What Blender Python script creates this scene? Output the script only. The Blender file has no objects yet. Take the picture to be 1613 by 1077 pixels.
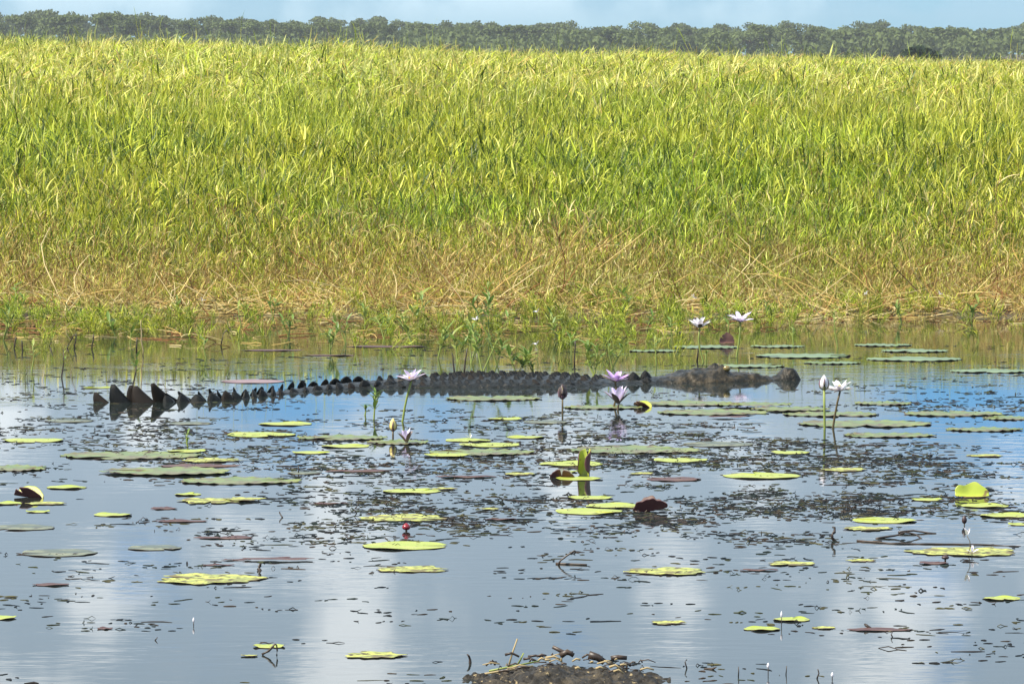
import bpy, math, random
import numpy as np
from mathutils import Vector, Matrix, Euler, noise as mnoise

R = math.radians
rng = random.Random(7)
nrg = np.random.default_rng(11)
scene = bpy.context.scene
COL = scene.collection

# ------------------------------------------------------------------ camera
F = 8000.0            # focal length in photograph pixels
YH = 80.0             # horizon row
CAMZ = 1.6
cam_d = bpy.data.cameras.new("camera")
cam = bpy.data.objects.new("camera", cam_d)
COL.objects.link(cam)
PITCH = math.atan((538.5 - YH) / F)
cam.location = (0, 0, CAMZ)
cam.rotation_euler = (math.pi / 2 - PITCH, 0, 0)
cam_d.sensor_width = 36
cam_d.lens = F / 1613 * 36
cam_d.clip_start = 0.5
cam_d.clip_end = 9000
scene.camera = cam

# ------------------------------------------------------------------ sky, sun, exposure
SUN_EL, SUN_AZ = R(50), R(-114)      # azimuth measured from +Y towards +X
world = bpy.data.worlds.new("World")
scene.world = world
world.use_nodes = True
wn, wl = world.node_tree.nodes, world.node_tree.links
wn.clear()
w_out = wn.new("ShaderNodeOutputWorld")
w_bg = wn.new("ShaderNodeBackground")
w_bg.inputs["Strength"].default_value = 0.10
sky = wn.new("ShaderNodeTexSky")
sky.sky_type = 'NISHITA'
sky.sun_disc = False
sky.sun_elevation = SUN_EL
sky.sun_rotation = SUN_AZ
sky.altitude = 0
sky.air_density = 1.0
sky.dust_density = 0.25
sky.ozone_density = 2.5
w_tint = wn.new("ShaderNodeMix"); w_tint.data_type = 'RGBA'; w_tint.blend_type = 'MULTIPLY'
w_tint.inputs[0].default_value = 1.0
w_tint.inputs[7].default_value = (0.27, 0.60, 1.05, 1)
wl.new(sky.outputs[0], w_tint.inputs[6])
w_tc = wn.new("ShaderNodeTexCoord")
def w_noise(scale, loc, detail, rough):
    m = wn.new("ShaderNodeMapping"); m.inputs["Scale"].default_value = scale; m.inputs["Location"].default_value = loc
    n = wn.new("ShaderNodeTexNoise"); n.inputs["Scale"].default_value = 1.0
    n.inputs["Detail"].default_value = detail; n.inputs["Roughness"].default_value = rough
    wl.new(w_tc.outputs["Generated"], m.inputs[0]); wl.new(m.outputs[0], n.inputs["Vector"])
    return n
def w_ramp(src, a, b):
    r = wn.new("ShaderNodeMapRange"); r.interpolation_type = 'SMOOTHSTEP'
    r.inputs["From Min"].default_value = a; r.inputs["From Max"].default_value = b
    wl.new(src, r.inputs["Value"]); return r
cn = w_noise((-22, 22, 34), (3.1, 1.7, 0.4), 5, 0.55)      # cloud cover
cb = w_noise((30, 30, 34), (8.3, 2.2, 5.1), 4, 0.5)        # lit and shaded cloud
cover = w_ramp(cn.outputs["Fac"], 0.34, 0.49)
lit = w_ramp(cb.outputs["Fac"], 0.50, 0.63)
sep = wn.new("ShaderNodeSeparateXYZ"); wl.new(w_tc.outputs["Generated"], sep.inputs[0])
alt = w_ramp(sep.outputs["Z"], -0.004, 0.032)
cm = wn.new("ShaderNodeMath"); cm.operation = 'MULTIPLY'
wl.new(cover.outputs[0], cm.inputs[0]); wl.new(alt.outputs[0], cm.inputs[1])
cc = wn.new("ShaderNodeMix"); cc.data_type = 'RGBA'
cc.inputs[6].default_value = (3.5, 4.5, 5.5, 1)      # shaded cloud base
cc.inputs[7].default_value = (8.0, 8.6, 9.0, 1)      # sunlit cloud
wl.new(lit.outputs[0], cc.inputs[0])
wmix = wn.new("ShaderNodeMix"); wmix.data_type = 'RGBA'
wl.new(cm.outputs[0], wmix.inputs[0]); wl.new(w_tint.outputs[2], wmix.inputs[6]); wl.new(cc.outputs[2], wmix.inputs[7])
wl.new(wmix.outputs[2], w_bg.inputs["Color"])
wl.new(w_bg.outputs[0], w_out.inputs[0])

sun_d = bpy.data.lights.new("sun", 'SUN')
sun_d.energy = 5.0
sun_d.angle = R(0.53)
sun_d.color = (1.0, 0.93, 0.80)
sun = bpy.data.objects.new("sun", sun_d)
COL.objects.link(sun)
sdir = Vector((math.sin(SUN_AZ) * math.cos(SUN_EL), math.cos(SUN_AZ) * math.cos(SUN_EL), math.sin(SUN_EL)))
sun.rotation_euler = sdir.to_track_quat('Z', 'Y').to_euler()
sun.location = sdir * 50
vs = scene.view_settings
vs.view_transform = 'Standard'; vs.look = 'None'; vs.gamma = 1; vs.exposure = 0.72
vs.use_curve_mapping = False
scene.cycles.max_bounces = 8
scene.cycles.transparent_max_bounces = 8

# ------------------------------------------------------------------ helpers
CR, SR = math.cos(PITCH), math.sin(PITCH)
def px(x, y, z=0.0):
    """the point at height z that stands where the photograph shows (x, y)"""
    dx, dy = (x - 806.5) / F, -(y - 538.5) / F
    d = Vector((dx, CR + dy * SR, -SR + dy * CR))
    t = (z - CAMZ) / d.z
    return Vector((0, 0, CAMZ)) + d * t
def ppm(y):
    """pixels per metre on the water at photograph row y"""
    return (y - YH) / CAMZ
def fbm(x, y, z=0.0, o=4):
    return mnoise.fractal(Vector((x, y, z)), 1.0, 2.0, o)

def mat(name, col, rough=0.6, spec=0.4, noise=None, trans=0.0, bump=None, attr=False, inst_var=0.0, patch=None):
    m = bpy.data.materials.new(name); m.use_nodes = True
    nt = m.node_tree; n, l = nt.nodes, nt.links
    b = n["Principled BSDF"]; out = n["Material Output"]
    b.inputs["Roughness"].default_value = rough
    b.inputs["Specular IOR Level"].default_value = spec
    if attr:
        a = n.new("ShaderNodeAttribute"); a.attribute_name = "Col"; csock = a.outputs["Color"]
    else:
        c = n.new("ShaderNodeRGB"); c.outputs[0].default_value = (*col, 1); csock = c.outputs[0]
    tc = n.new("ShaderNodeTexCoord")
    for spec_n in (noise or []):
        scale, lo, hi, col2 = spec_n[:4]
        tx = n.new("ShaderNodeTexNoise"); tx.inputs["Detail"].default_value = 5
        if isinstance(scale, tuple):
            mp = n.new("ShaderNodeMapping"); mp.inputs["Scale"].default_value = scale
            l.new(tc.outputs["Object"], mp.inputs[0]); l.new(mp.outputs[0], tx.inputs["Vector"]); tx.inputs["Scale"].default_value = 1
        else:
            l.new(tc.outputs["Object"], tx.inputs["Vector"]); tx.inputs["Scale"].default_value = scale
        mr = n.new("ShaderNodeMapRange"); mr.inputs["From Min"].default_value = lo; mr.inputs["From Max"].default_value = hi
        l.new(tx.outputs["Fac"], mr.inputs["Value"])
        mx = n.new("ShaderNodeMix"); mx.data_type = 'RGBA'; mx.inputs[7].default_value = (*col2, 1)
        l.new(mr.outputs[0], mx.inputs[0]); l.new(csock, mx.inputs[6]); csock = mx.outputs[2]
    if patch:
        scale, lo, hi, colm = patch
        g = n.new("ShaderNodeNewGeometry")
        tx = n.new("ShaderNodeTexNoise"); tx.inputs["Scale"].default_value = scale; tx.inputs["Detail"].default_value = 3
        l.new(g.outputs["Position"], tx.inputs["Vector"])
        mr = n.new("ShaderNodeMapRange"); mr.inputs["From Min"].default_value = lo; mr.inputs["From Max"].default_value = hi
        l.new(tx.outputs["Fac"], mr.inputs["Value"])
        mx = n.new("ShaderNodeMix"); mx.data_type = 'RGBA'; mx.blend_type = 'MULTIPLY'; mx.inputs[7].default_value = (*colm, 1)
        l.new(mr.outputs[0], mx.inputs[0]); l.new(csock, mx.inputs[6]); csock = mx.outputs[2]
    if inst_var:
        oi = n.new("ShaderNodeObjectInfo")
        mr = n.new("ShaderNodeMapRange"); mr.inputs["To Min"].default_value = 1 - inst_var; mr.inputs["To Max"].default_value = 1 + inst_var
        l.new(oi.outputs["Random"], mr.inputs["Value"])
        hs = n.new("ShaderNodeHueSaturation"); l.new(mr.outputs[0], hs.inputs["Value"]); l.new(csock, hs.inputs["Color"])
        csock = hs.outputs[0]
    l.new(csock, b.inputs["Base Color"])
    if bump:
        tx = n.new("ShaderNodeTexNoise"); tx.inputs["Scale"].default_value = bump[0]; tx.inputs["Detail"].default_value = 5
        l.new(tc.outputs["Object"], tx.inputs["Vector"])
        bp = n.new("ShaderNodeBump"); bp.inputs["Strength"].default_value = bump[1]; bp.inputs["Distance"].default_value = bump[2]
        l.new(tx.outputs["Fac"], bp.inputs["Height"]); l.new(bp.outputs[0], b.inputs["Normal"])
    if trans:
        t = n.new("ShaderNodeBsdfTranslucent"); l.new(csock, t.inputs["Color"])
        mx = n.new("ShaderNodeMixShader"); mx.inputs[0].default_value = trans
        l.new(b.outputs[0], mx.inputs[1]); l.new(t.outputs[0], mx.inputs[2]); l.new(mx.outputs[0], out.inputs["Surface"])
    return m

class MB:
    """collects faces and links them as one mesh object"""
    def __init__(s): s.v, s.f, s.c, s.mi = [], [], [], []
    def add(s, vs, fs, col=None, mi=0):
        o = len(s.v); s.v.extend([tuple(p) for p in vs])
        s.f.extend([tuple(i + o for i in q) for q in fs]); s.mi.extend([mi] * len(fs))
        if col is not None:
            s.c.extend([col] * len(vs) if isinstance(col[0], (int, float)) else col)
    def tube(s, pts, radii, n=5, col=None, mi=0, cap=True):
        vs, fs = [], []
        pts = [Vector(p) for p in pts]
        for i, p in enumerate(pts):
            t = (pts[min(i + 1, len(pts) - 1)] - pts[max(i - 1, 0)]).normalized()
            a = t.orthogonal().normalized() if abs(t.z) > .9 else t.cross(Vector((0, 0, 1))).normalized()
            b = t.cross(a)
            r = radii[i] if hasattr(radii, '__len__') else radii
            for k in range(n):
                an = 2 * math.pi * k / n
                vs.append(p + (a * math.cos(an) + b * math.sin(an)) * r)
        for i in range(len(pts) - 1):
            for k in range(n):
                fs.append((i * n + k, i * n + (k + 1) % n, (i + 1) * n + (k + 1) % n, (i + 1) * n + k))
        if cap:
            fs.append(tuple(range(n))[::-1]); fs.append(tuple((len(pts) - 1) * n + k for k in range(n)))
        s.add(vs, fs, col, mi)
    def strip(s, pts, widths, side, col=None):
        """a blade: two vertices at each point, one at the tip"""
        vs, fs = [], []
        for p, w in zip(pts[:-1], widths[:-1]):
            vs += [p - side * w / 2, p + side * w / 2]
        vs.append(pts[-1]); m = len(pts) - 1
        for i in range(m - 1): fs.append((2 * i, 2 * i + 1, 2 * i + 3, 2 * i + 2))
        fs.append((2 * m - 2, 2 * m - 1, 2 * m))
        s.add(vs, fs, col)
    def mesh(s, name, mats, smooth=True):
        me = bpy.data.meshes.new(name)
        me.from_pydata(s.v, [], s.f)
        for m in (mats if isinstance(mats, (list, tuple)) else [mats]): me.materials.append(m)
        if s.c:
            a = me.attributes.new("Col", 'FLOAT_COLOR', 'POINT')
            a.data.foreach_set("color", np.array([(*c, 1.0) for c in s.c], dtype=np.float32).ravel())
        if any(s.mi): me.polygons.foreach_set("material_index", s.mi)
        if smooth: me.polygons.foreach_set("use_smooth", [True] * len(me.polygons))
        me.update(); return me
    def build(s, name, mats, parent=None, smooth=True, loc=None):
        o = bpy.data.objects.new(name, s.mesh(name, mats, smooth)); COL.objects.link(o)
        if parent: o.parent = parent
        if loc is not None: o.location = loc
        return o
def place(name, me, parent=None, loc=(0, 0, 0), rot=None, scl=None):
    o = bpy.data.objects.new(name, me); COL.objects.link(o); o.location = loc
    if rot is not None: o.rotation_euler = rot
    if scl is not None: o.scale = scl
    if parent: o.parent = parent
    return o
def tag(o, label=None, cat=None, group=None, kind=None):
    if label: o["label"] = label
    if cat: o["category"] = cat
    if group: o["group"] = group
    if kind: o["kind"] = kind
    return o
def empty(name, loc):
    o = bpy.data.objects.new(name, None); COL.objects.link(o); o.location = loc; o.empty_display_size = .05
    return o

# ------------------------------------------------------------------ materials
M = {}
M['grass'] = mat('grass_blade', (0, 0, 0), .5, .35, attr=True, trans=.26, inst_var=.30, patch=(.45, .42, .60, (.80, .95, .75)))
M['straw'] = mat('dry_straw', (0, 0, 0), .7, .25, attr=True, trans=.15)
M['soil'] = mat('wet_soil', (.075, .055, .032), .8, .3, noise=[(3.0, .4, .6, (.13, .105, .05)), (14.0, .45, .65, (.03, .024, .015))], bump=(9, .6, .03))
M['pad_young'] = mat('young_pad_top', (.36, .43, .05), .38, .5, noise=[(9, .45, .7, (.46, .46, .09)), (34, .62, .68, (.20, .15, .05))], trans=.1, bump=(30, .25, .003))
M['pad_mature'] = mat('mature_pad_top', (.13, .19, .055), .38, .45, noise=[(7, .42, .66, (.24, .27, .06)), (4, .52, .62, (.16, .15, .06)), (22, .53, .60, (.12, .075, .04))], trans=.06, bump=(30, .3, .003))
M['pad_far'] = mat('waxy_pad_top', (.115, .17, .065), .34, .5, noise=[(5, .4, .7, (.19, .27, .10))], bump=(30, .3, .003))
M['pad_decay'] = mat('decaying_pad_top', (.42, .44, .10), .55, .35, noise=[(14, .46, .54, (.27, .30, .09)), (38, .52, .57, (.09, .07, .03)), (9, .56, .62, (.16, .13, .05))], bump=(24, .6, .006))
M['pad_old'] = mat('old_pad_top', (.085, .105, .08), .45, .4, noise=[(9, .45, .6, (.19, .2, .12)), (24, .56, .64, (.06, .05, .04))], bump=(30, .3, .003))
M['pad_dead'] = mat('dead_pad_top', (.075, .032, .028), .5, .4, noise=[(12, .45, .65, (.13, .07, .045))], bump=(30, .5, .005))
M['pad_mauve'] = mat('mauve_pad_top', (.22, .14, .15), .45, .4, noise=[(8, .45, .65, (.28, .19, .18))])
M['pad_under'] = mat('pad_underside', (.09, .032, .035), .45, .4, noise=[(10, .45, .65, (.14, .06, .05))])
M['stem_g'] = mat('green_stem', (.22, .27, .06), .5, .4)
M['stem_b'] = mat('brown_stem', (.10, .075, .035), .55, .4)
M['petal_lilac'] = mat('lilac_petal', (.68, .56, .80), .5, .3, noise=[((3, 3, 3), .4, .6, (.82, .76, .88))], trans=.22)
M['petal_white'] = mat('white_petal', (.82, .79, .84), .5, .3, trans=.2)
M['petal_purple'] = mat('purple_petal', (.46, .26, .62), .5, .3, noise=[((4, 4, 4), .4, .6, (.66, .5, .78))], trans=.22)
M['sepal'] = mat('sepal', (.16, .09, .12), .5, .3, noise=[(20, .45, .6, (.2, .2, .08))])
M['stamen'] = mat('yellow_stamen', (.78, .58, .10), .6, .3)
M['bud_y'] = mat('yellow_bud', (.72, .58, .20), .5, .3)
M['bud_r'] = mat('red_bud', (.22, .02, .03), .25, .5)
M['bud_d'] = mat('dark_bud', (.05, .03, .03), .45, .4)
M['leaf'] = mat('leaf_green', (.15, .24, .045), .45, .45, trans=.3, inst_var=.25)
M['leaf_y'] = mat('leaf_yellow_green', (.28, .33, .07), .45, .45, trans=.35, inst_var=.2)
M['twig'] = mat('wet_twig', (.035, .024, .018), .45, .45, noise=[(30, .45, .6, (.07, .045, .03))])
M['twig_t'] = mat('tan_twig', (.36, .28, .15), .7, .25)
M['weed'] = mat('waterweed', (0, 0, 0), .6, .2, attr=True)
M['croc'] = mat('crocodile_hide', (0, 0, 0), .36, .22, attr=True, noise=[(55, .60, .68, (.06, .05, .035))], bump=(45, .9, .012))
M['scute'] = mat('crocodile_scute', (.0040, .005, .0055), .36, .20, noise=[(25, .5, .65, (.012, .011, .009))], bump=(60, .5, .005))
M['scute_b'] = mat('brown_scute', (.020, .015, .012), .5, .12, noise=[(25, .45, .6, (.02, .016, .013))], bump=(60, .5, .005))
M['eye'] = mat('crocodile_eye', (.20, .15, .05), .12, .6)
M['mud'] = mat('mud', (.020, .016, .011), .6, .3, noise=[(24, .5, .62, (.055, .043, .027)), (70, .64, .69, (.30, .23, .12))], bump=(40, .9, .02))
M['bark'] = mat('pale_bark', (.16, .13, .10), .8, .2)
M['crown'] = mat('tree_foliage', (.105, .135, .045), .7, .12, trans=.2, inst_var=.16)
M['crown_d'] = mat('dark_foliage', (.022, .042, .016), .7, .2, trans=.1)

# ------------------------------------------------------------------ ground
PR = [(-600, -.9), (18, -.6), (27, -.22), (29.6, -.06), (30.6, -.012), (31.6, .02), (34, .07), (40, .22), (60, .46), (100, .62), (160, .70), (600, .72), (8000, .72)]
PRx, PRy = [p[0] for p in PR], [p[1] for p in PR]
def shore(x):
    xs = max(-9, min(9, x))
    return .42 * math.sin(xs * .8 + .4) + .30 * math.sin(xs * 2.1 + 1.0) + .18 * math.sin(xs * 4.7) - .14 * xs + .1
def ground(x, y):
    k = max(0., min(1., (60 - y) / 25))
    z = float(np.interp(y + shore(x) * k, PRx, PRy))
    if 26 < y < 60 and abs(x) < 20:
        z += .048 * fbm(x * 1.2, y * .9, 3.3) * min(1, (y - 26) / 4)
    s = max(0., min(1., (y - 36) / 60))
    return z + s * .012 * max(-22, min(22, -x))
gx = sorted(set([-1500, -600, -250, -120, -60, -35, -22, -14] + [round(-9 + .15 * i, 3) for i in range(121)] + [14, 22, 35, 60, 120, 250, 600, 1500]))
gy = [-600, -200, -60, 0, 10, 18, 23] + [round(26 + .12 * i, 3) for i in range(92)] + [38 + 1.5 * i for i in range(20)] + [70, 80, 90, 105, 125, 150, 200, 300, 450, 700, 1000, 1600]
mb = MB()
vs_, fs_ = [], []
for y in gy:
    for x in gx: vs_.append((x, y, ground(x, y)))
nx = len(gx)
for j in range(len(gy) - 1):
    for i in range(nx - 1): fs_.append((j * nx + i, j * nx + i + 1, (j + 1) * nx + i + 1, (j + 1) * nx + i))
mb.add(vs_, fs_)
tag(mb.build('ground', M['soil']), 'wet brown floodplain soil rising from the pond under the grass', kind='structure')

# ------------------------------------------------------------------ water
wm = bpy.data.materials.new('pond_water'); wm.use_nodes = True
n, l = wm.node_tree.nodes, wm.node_tree.links
b = n["Principled BSDF"]
b.inputs["Base Color"].default_value = (.016, .022, .020, 1)
b.inputs["Roughness"].default_value = .03
b.inputs["IOR"].default_value = 1.333
g = n.new("ShaderNodeNewGeometry")
def wnoise(scale, detail):
    mp = n.new("ShaderNodeMapping"); mp.inputs["Scale"].default_value = scale
    t = n.new("ShaderNodeTexNoise"); t.inputs["Scale"].default_value = 1; t.inputs["Detail"].default_value = detail
    l.new(g.outputs["Position"], mp.inputs[0]); l.new(mp.outputs[0], t.inputs["Vector"]); return t
rip = wnoise((5, 11, 1), 3)
big = wnoise((.35, .8, 1), 2)
mr = n.new("ShaderNodeMapRange"); mr.inputs["From Min"].default_value = .42; mr.inputs["From Max"].default_value = .65
mr.inputs["To Min"].default_value = .12; l.new(big.outputs["Fac"], mr.inputs["Value"])
bp = n.new("ShaderNodeBump"); bp.inputs["Distance"].default_value = .0012
l.new(mr.outputs[0], bp.inputs["Strength"]); l.new(rip.outputs["Fac"], bp.inputs["Height"]); l.new(bp.outputs[0], b.inputs["Normal"])
mb = MB(); mb.add([(-1500, -600, 0), (1500, -600, 0), (1500, 45, 0), (-1500, 45, 0)], [(0, 1, 2, 3)])
tag(mb.build('water', wm, smooth=False), 'calm grey blue pond water mirroring clouds and grass', kind='structure')

# ------------------------------------------------------------------ distant wood
def leaf_cloud(mb, lobes, count, size, seed):
    r = random.Random(seed)
    for _ in range(count):
        cx, cy, cz, rx, rz = r.choice(lobes)
        d = Vector((r.gauss(0, 1), r.gauss(0, 1), r.gauss(0, 1))).normalized() * (r.random() ** .45)
        p = Vector((cx + d.x * rx, cy + d.y * rx, cz + d.z * rz))
        s = size * r.uniform(.5, 1.3)
        q = Euler((r.uniform(0, 6.3), r.uniform(0, 6.3), r.uniform(0, 6.3))).to_matrix()
        mb.add([p + q @ Vector(v) * s for v in ((-.5, -.35, 0), (.5, -.3, .1), (.35, .5, 0), (-.4, .4, -.1))], [(0, 1, 2, 3)])
tree_me = []
for k in range(7):
    r = random.Random(50 + k)
    H = 1.0
    trunk = MB()
    top = Vector((r.uniform(-.06, .06), 0, .62))
    trunk.tube([(0, 0, -.05), (r.uniform(-.03, .03), 0, .25), top * .8, top], [.028, .022, .016, .01], 6)
    lobes = []
    for i in range(r.randint(5, 8)):
        a = r.uniform(0, 6.3); rr = r.uniform(.05, .30)
        lb = (math.cos(a) * rr, math.sin(a) * rr, r.uniform(.50, .86), r.uniform(.12, .22), r.uniform(.08, .14))
        lobes.append(lb)
        trunk.tube([top * .7, (lb[0] * .6, lb[1] * .6, lb[2] - .1), (lb[0], lb[1], lb[2])], [.012, .008, .004], 4)
    lobes += [(0, 0, .3, .2, .18)]
    crown = MB(); leaf_cloud(crown, lobes, 1300, .046, k)
    tree_me.append((trunk.mesh('trunk', M['bark']), crown.mesh('crown', M['crown'], False)))
skyline = [(-150, 14), (0, 17), (60, 15), (200, 17), (330, 22), (450, 28), (600, 26), (800, 34), (1000, 38), (1200, 36), (1400, 36), (1613, 40), (1800, 42)]
def sky_row(xp): return float(np.interp(xp, [a for a, _ in skyline], [b for _, b in skyline]))
for row, (dist, stepx) in enumerate(((690, 3.9), (745, 3.7), (800, 3.6), (860, 3.4))):
    x = -.125 * dist
    while x < .125 * dist:
        xx = x + rng.uniform(-1.4, 1.4); dd = dist + rng.uniform(-22, 22)
        xp = 806.5 + xx / dd * F
        htop = CAMZ + (YH - sky_row(xp) + rng.gauss(-5 + 1.5 * row, 3.5)) / F * dd
        z0 = ground(xx, dd) - .1
        h = max(3.2, htop - z0)
        t = empty('savanna_tree', (xx, dd, z0)); t.rotation_euler.z = rng.uniform(0, 6.3)
        wid = rng.uniform(5.5, 8.0)
        t.scale = (wid, wid, h)
        k = rng.randrange(7)
        place('trunk', tree_me[k][0], t); place('crown', tree_me[k][1], t)
        tag(t, 'olive green savanna tree in the hazy treeline beyond the tall grass', 'tree', 'trees of the distant treeline')
        x += stepx
mb = MB()
lobes = []
for i in range(420):
    xx = rng.uniform(-95, 95); dd = rng.uniform(655, 700)
    lobes.append((xx, dd, 1.2 + rng.uniform(0, 2.0), rng.uniform(1.6, 2.8), rng.uniform(.9, 1.6)))
leaf_cloud(mb, lobes, 48000, .48, 99)
tag(mb.build('scrub', M['crown'], smooth=False), 'low grey green scrub along the foot of the treeline', 'scrub', kind='stuff')
def shrub(xp, yp_top, dist, w, label):
    x = (xp - 806.5) / F * dist
    z0 = ground(x, dist); h = CAMZ + (YH - yp_top) / F * dist - z0
    t = empty('dark_shrub', (x, dist, z0))
    tr = MB(); tr.tube([(0, 0, -.1), (.05, 0, h * .5), (0, 0, h * .8)], [.1, .07, .03], 6); tr.build('trunk', M['bark'], t)
    cr = MB(); r = random.Random(int(xp))
    lb = [(r.uniform(-.4, .4) * w, r.uniform(-.3, .3) * w, h * r.uniform(.45, .8), w * .25, h * .2) for _ in range(7)]
    leaf_cloud(cr, lb, 700, w * .09, 5); cr.build('crown', M['crown_d'], t, False)
    tag(t, label, 'shrub')
shrub(1452, 66, 330, 2.6, 'dark green rounded shrub standing alone above the grass tops')
shrub(1577, 90, 300, 1.6, 'small dark green shrub barely showing over the grass tops')

# ------------------------------------------------------------------ grass
GREEN = [(.23, .29, .010), (.31, .36, .014), (.38, .41, .020), (.47, .48, .040), (.055, .10, .005), (.035, .065, .005)]
YELL = [(.64, .60, .10), (.74, .69, .22), (.60, .57, .06)]
STRAW = [(.68, .52, .20), (.60, .43, .14), (.74, .60, .30), (.55, .36, .11)]
BROWN = [(.22, .11, .035), (.14, .07, .03), (.32, .13, .05), (.30, .19, .06)]
def jit(c, r, a=.15):
    k = 1 + r.uniform(-a, a); return (c[0] * k, c[1] * k, c[2] * k)
def blade(mb, r, p, az, el, L, w, droop, col, nseg=4):
    pts, ws = [], []
    d_az = r.uniform(-.5, .5)
    for i in range(nseg + 1):
        t = i / nseg
        pts.append(p.copy()); ws.append(w * (1 - .15 * abs(t - .3) * 2) if t < .7 else w * .6)
        e = el - droop * t; a = az + d_az * t
        p = p + Vector((math.cos(a) * math.cos(e), math.sin(a) * math.cos(e), math.sin(e))) * (L / nseg)
    roll = r.uniform(-.9, .9)
    side = (Vector((-math.sin(az), math.cos(az), 0)) * math.cos(roll) + Vector((0, 0, 1)) * math.sin(roll)).normalized()
    mb.strip(pts, ws, side, col)
def tuft(k, kind):
    r = random.Random(900 + k)
    mb = MB()
    nst = {'green': 8, 'dry': 9, 'tall': 2, 'seed': 8}[kind]
    for s in range(nst):
        a = r.uniform(0, 6.3); rr = r.uniform(0, .11)
        p = Vector((math.cos(a) * rr, math.sin(a) * rr, -.03))
        H = {'green': r.uniform(.55, .98), 'dry': r.uniform(.3, .95), 'tall': r.uniform(1.15, 1.9), 'seed': r.uniform(.7, 1.25)}[kind]
        lean = r.uniform(0, .45) if kind != 'dry' else r.uniform(.1, 1.0)
        la = r.uniform(0, 6.3)
        tip = p + Vector((math.cos(la) * math.sin(lean), math.sin(la) * math.sin(lean), math.cos(lean))) * H
        mid = (p + tip) / 2 + Vector((r.uniform(-.04, .04), r.uniform(-.04, .04), .04))
        if kind == 'dry': sc = jit(r.choice(STRAW + BROWN + BROWN), r)
        else: sc = jit(r.choice(YELL + GREEN), r)
        mb.tube([p, mid, tip], [.0042, .0035, .002], 3, sc, cap=False)
        nl = {'green': 10, 'dry': 6, 'tall': 4, 'seed': 9}[kind]
        for i in range(nl):
            t = r.uniform(.25, 1.0)
            q = (p.lerp(mid, t * 2) if t < .5 else mid.lerp(tip, t * 2 - 1))
            u = r.random()
            if kind == 'dry': c = r.choice(STRAW) if u < .38 else r.choice(BROWN) if u < .52 else r.choice(YELL) if u < .78 else r.choice(GREEN)
            elif kind == 'seed': c = r.choice(GREEN) if u < .42 else r.choice(YELL) if u < .88 else r.choice(STRAW)
            else: c = r.choice(GREEN) if u < .78 else r.choice(YELL) if u < .97 else r.choice(STRAW)
            L = r.uniform(.16, .38) if kind != 'dry' else r.uniform(.09, .24)
            blade(mb, r, q, r.uniform(0, 6.3), r.uniform(.55, 1.5), L, (r.uniform(.004, .009) if kind == 'tall' else r.uniform(.006, .020)) if kind != 'dry' else r.uniform(.004, .011), r.uniform(.0, .9) if r.random() < .75 else r.uniform(.9, 1.9), jit(c, r, .25))
    return mb.mesh('tuft', M['grass'])
lib = bpy.data.collections.new('tuft_library')
for k in range(10): lib.objects.link(bpy.data.objects.new('tuft_a%02d' % k, tuft(k, 'green')))
for k in range(3): lib.objects.link(bpy.data.objects.new('tuft_b%02d' % k, tuft(20 + k, 'tall')))
for k in range(5): lib.objects.link(bpy.data.objects.new('tuft_c%02d' % k, tuft(70 + k, 'seed')))
lib_dry = bpy.data.collections.new('dry_tuft_library')
for k in range(8): lib_dry.objects.link(bpy.data.objects.new('tuft_d%02d' % k, tuft(40 + k, 'dry')))
def scatter(name, P, RT, S, IDX, coll):
    me = bpy.data.meshes.new(name); me.from_pydata([tuple(p) for p in P], [], [])
    a = me.attributes.new('rot', 'FLOAT_VECTOR', 'POINT'); a.data.foreach_set('vector', np.asarray(RT, dtype=np.float32).ravel())
    a = me.attributes.new('scl', 'FLOAT_VECTOR', 'POINT'); a.data.foreach_set('vector', np.asarray(S, dtype=np.float32).ravel())
    a = me.attributes.new('idx', 'INT', 'POINT'); a.data.foreach_set('value', np.asarray(IDX, dtype=np.int32))
    o = bpy.data.objects.new(name, me); COL.objects.link(o)
    ng = bpy.data.node_groups.new(name + '_scatter', 'GeometryNodeTree')
    ng.interface.new_socket('Geometry', in_out='INPUT', socket_type='NodeSocketGeometry')
    ng.interface.new_socket('Geometry', in_out='OUTPUT', socket_type='NodeSocketGeometry')
    N, L = ng.nodes, ng.links
    gi, go = N.new('NodeGroupInput'), N.new('NodeGroupOutput')
    ip = N.new('GeometryNodeInstanceOnPoints'); ci = N.new('GeometryNodeCollectionInfo')
    ci.inputs['Collection'].default_value = coll; ci.inputs['Separate Children'].default_value = True; ci.inputs['Reset Children'].default_value = True
    ip.inputs['Pick Instance'].default_value = True
    def at(nm, ty):
        q = N.new('GeometryNodeInputNamedAttribute'); q.data_type = ty; q.inputs['Name'].default_value = nm
        return q.outputs[0]
    e2r = N.new('FunctionNodeEulerToRotation')
    L.new(at('rot', 'FLOAT_VECTOR'), e2r.inputs[0]); L.new(e2r.outputs[0], ip.inputs['Rotation'])
    L.new(at('scl', 'FLOAT_VECTOR'), ip.inputs['Scale']); L.new(at('idx', 'INT'), ip.inputs['Instance Index'])
    L.new(gi.outputs[0], ip.inputs['Points']); L.new(ci.outputs[0], ip.inputs['Instance']); L.new(ip.outputs[0], go.inputs[0])
    md = o.modifiers.new('scatter', 'NODES'); md.node_group = ng
    return o
def canopy_h(x, d):
    """height of the standing grass at distance d"""
    return float(np.interp(d, [31.5, 33, 35, 40, 60, 120], [.20, .34, .50, .68, .62, .60]))
P, RT, S, I = [], [], [], []
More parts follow.
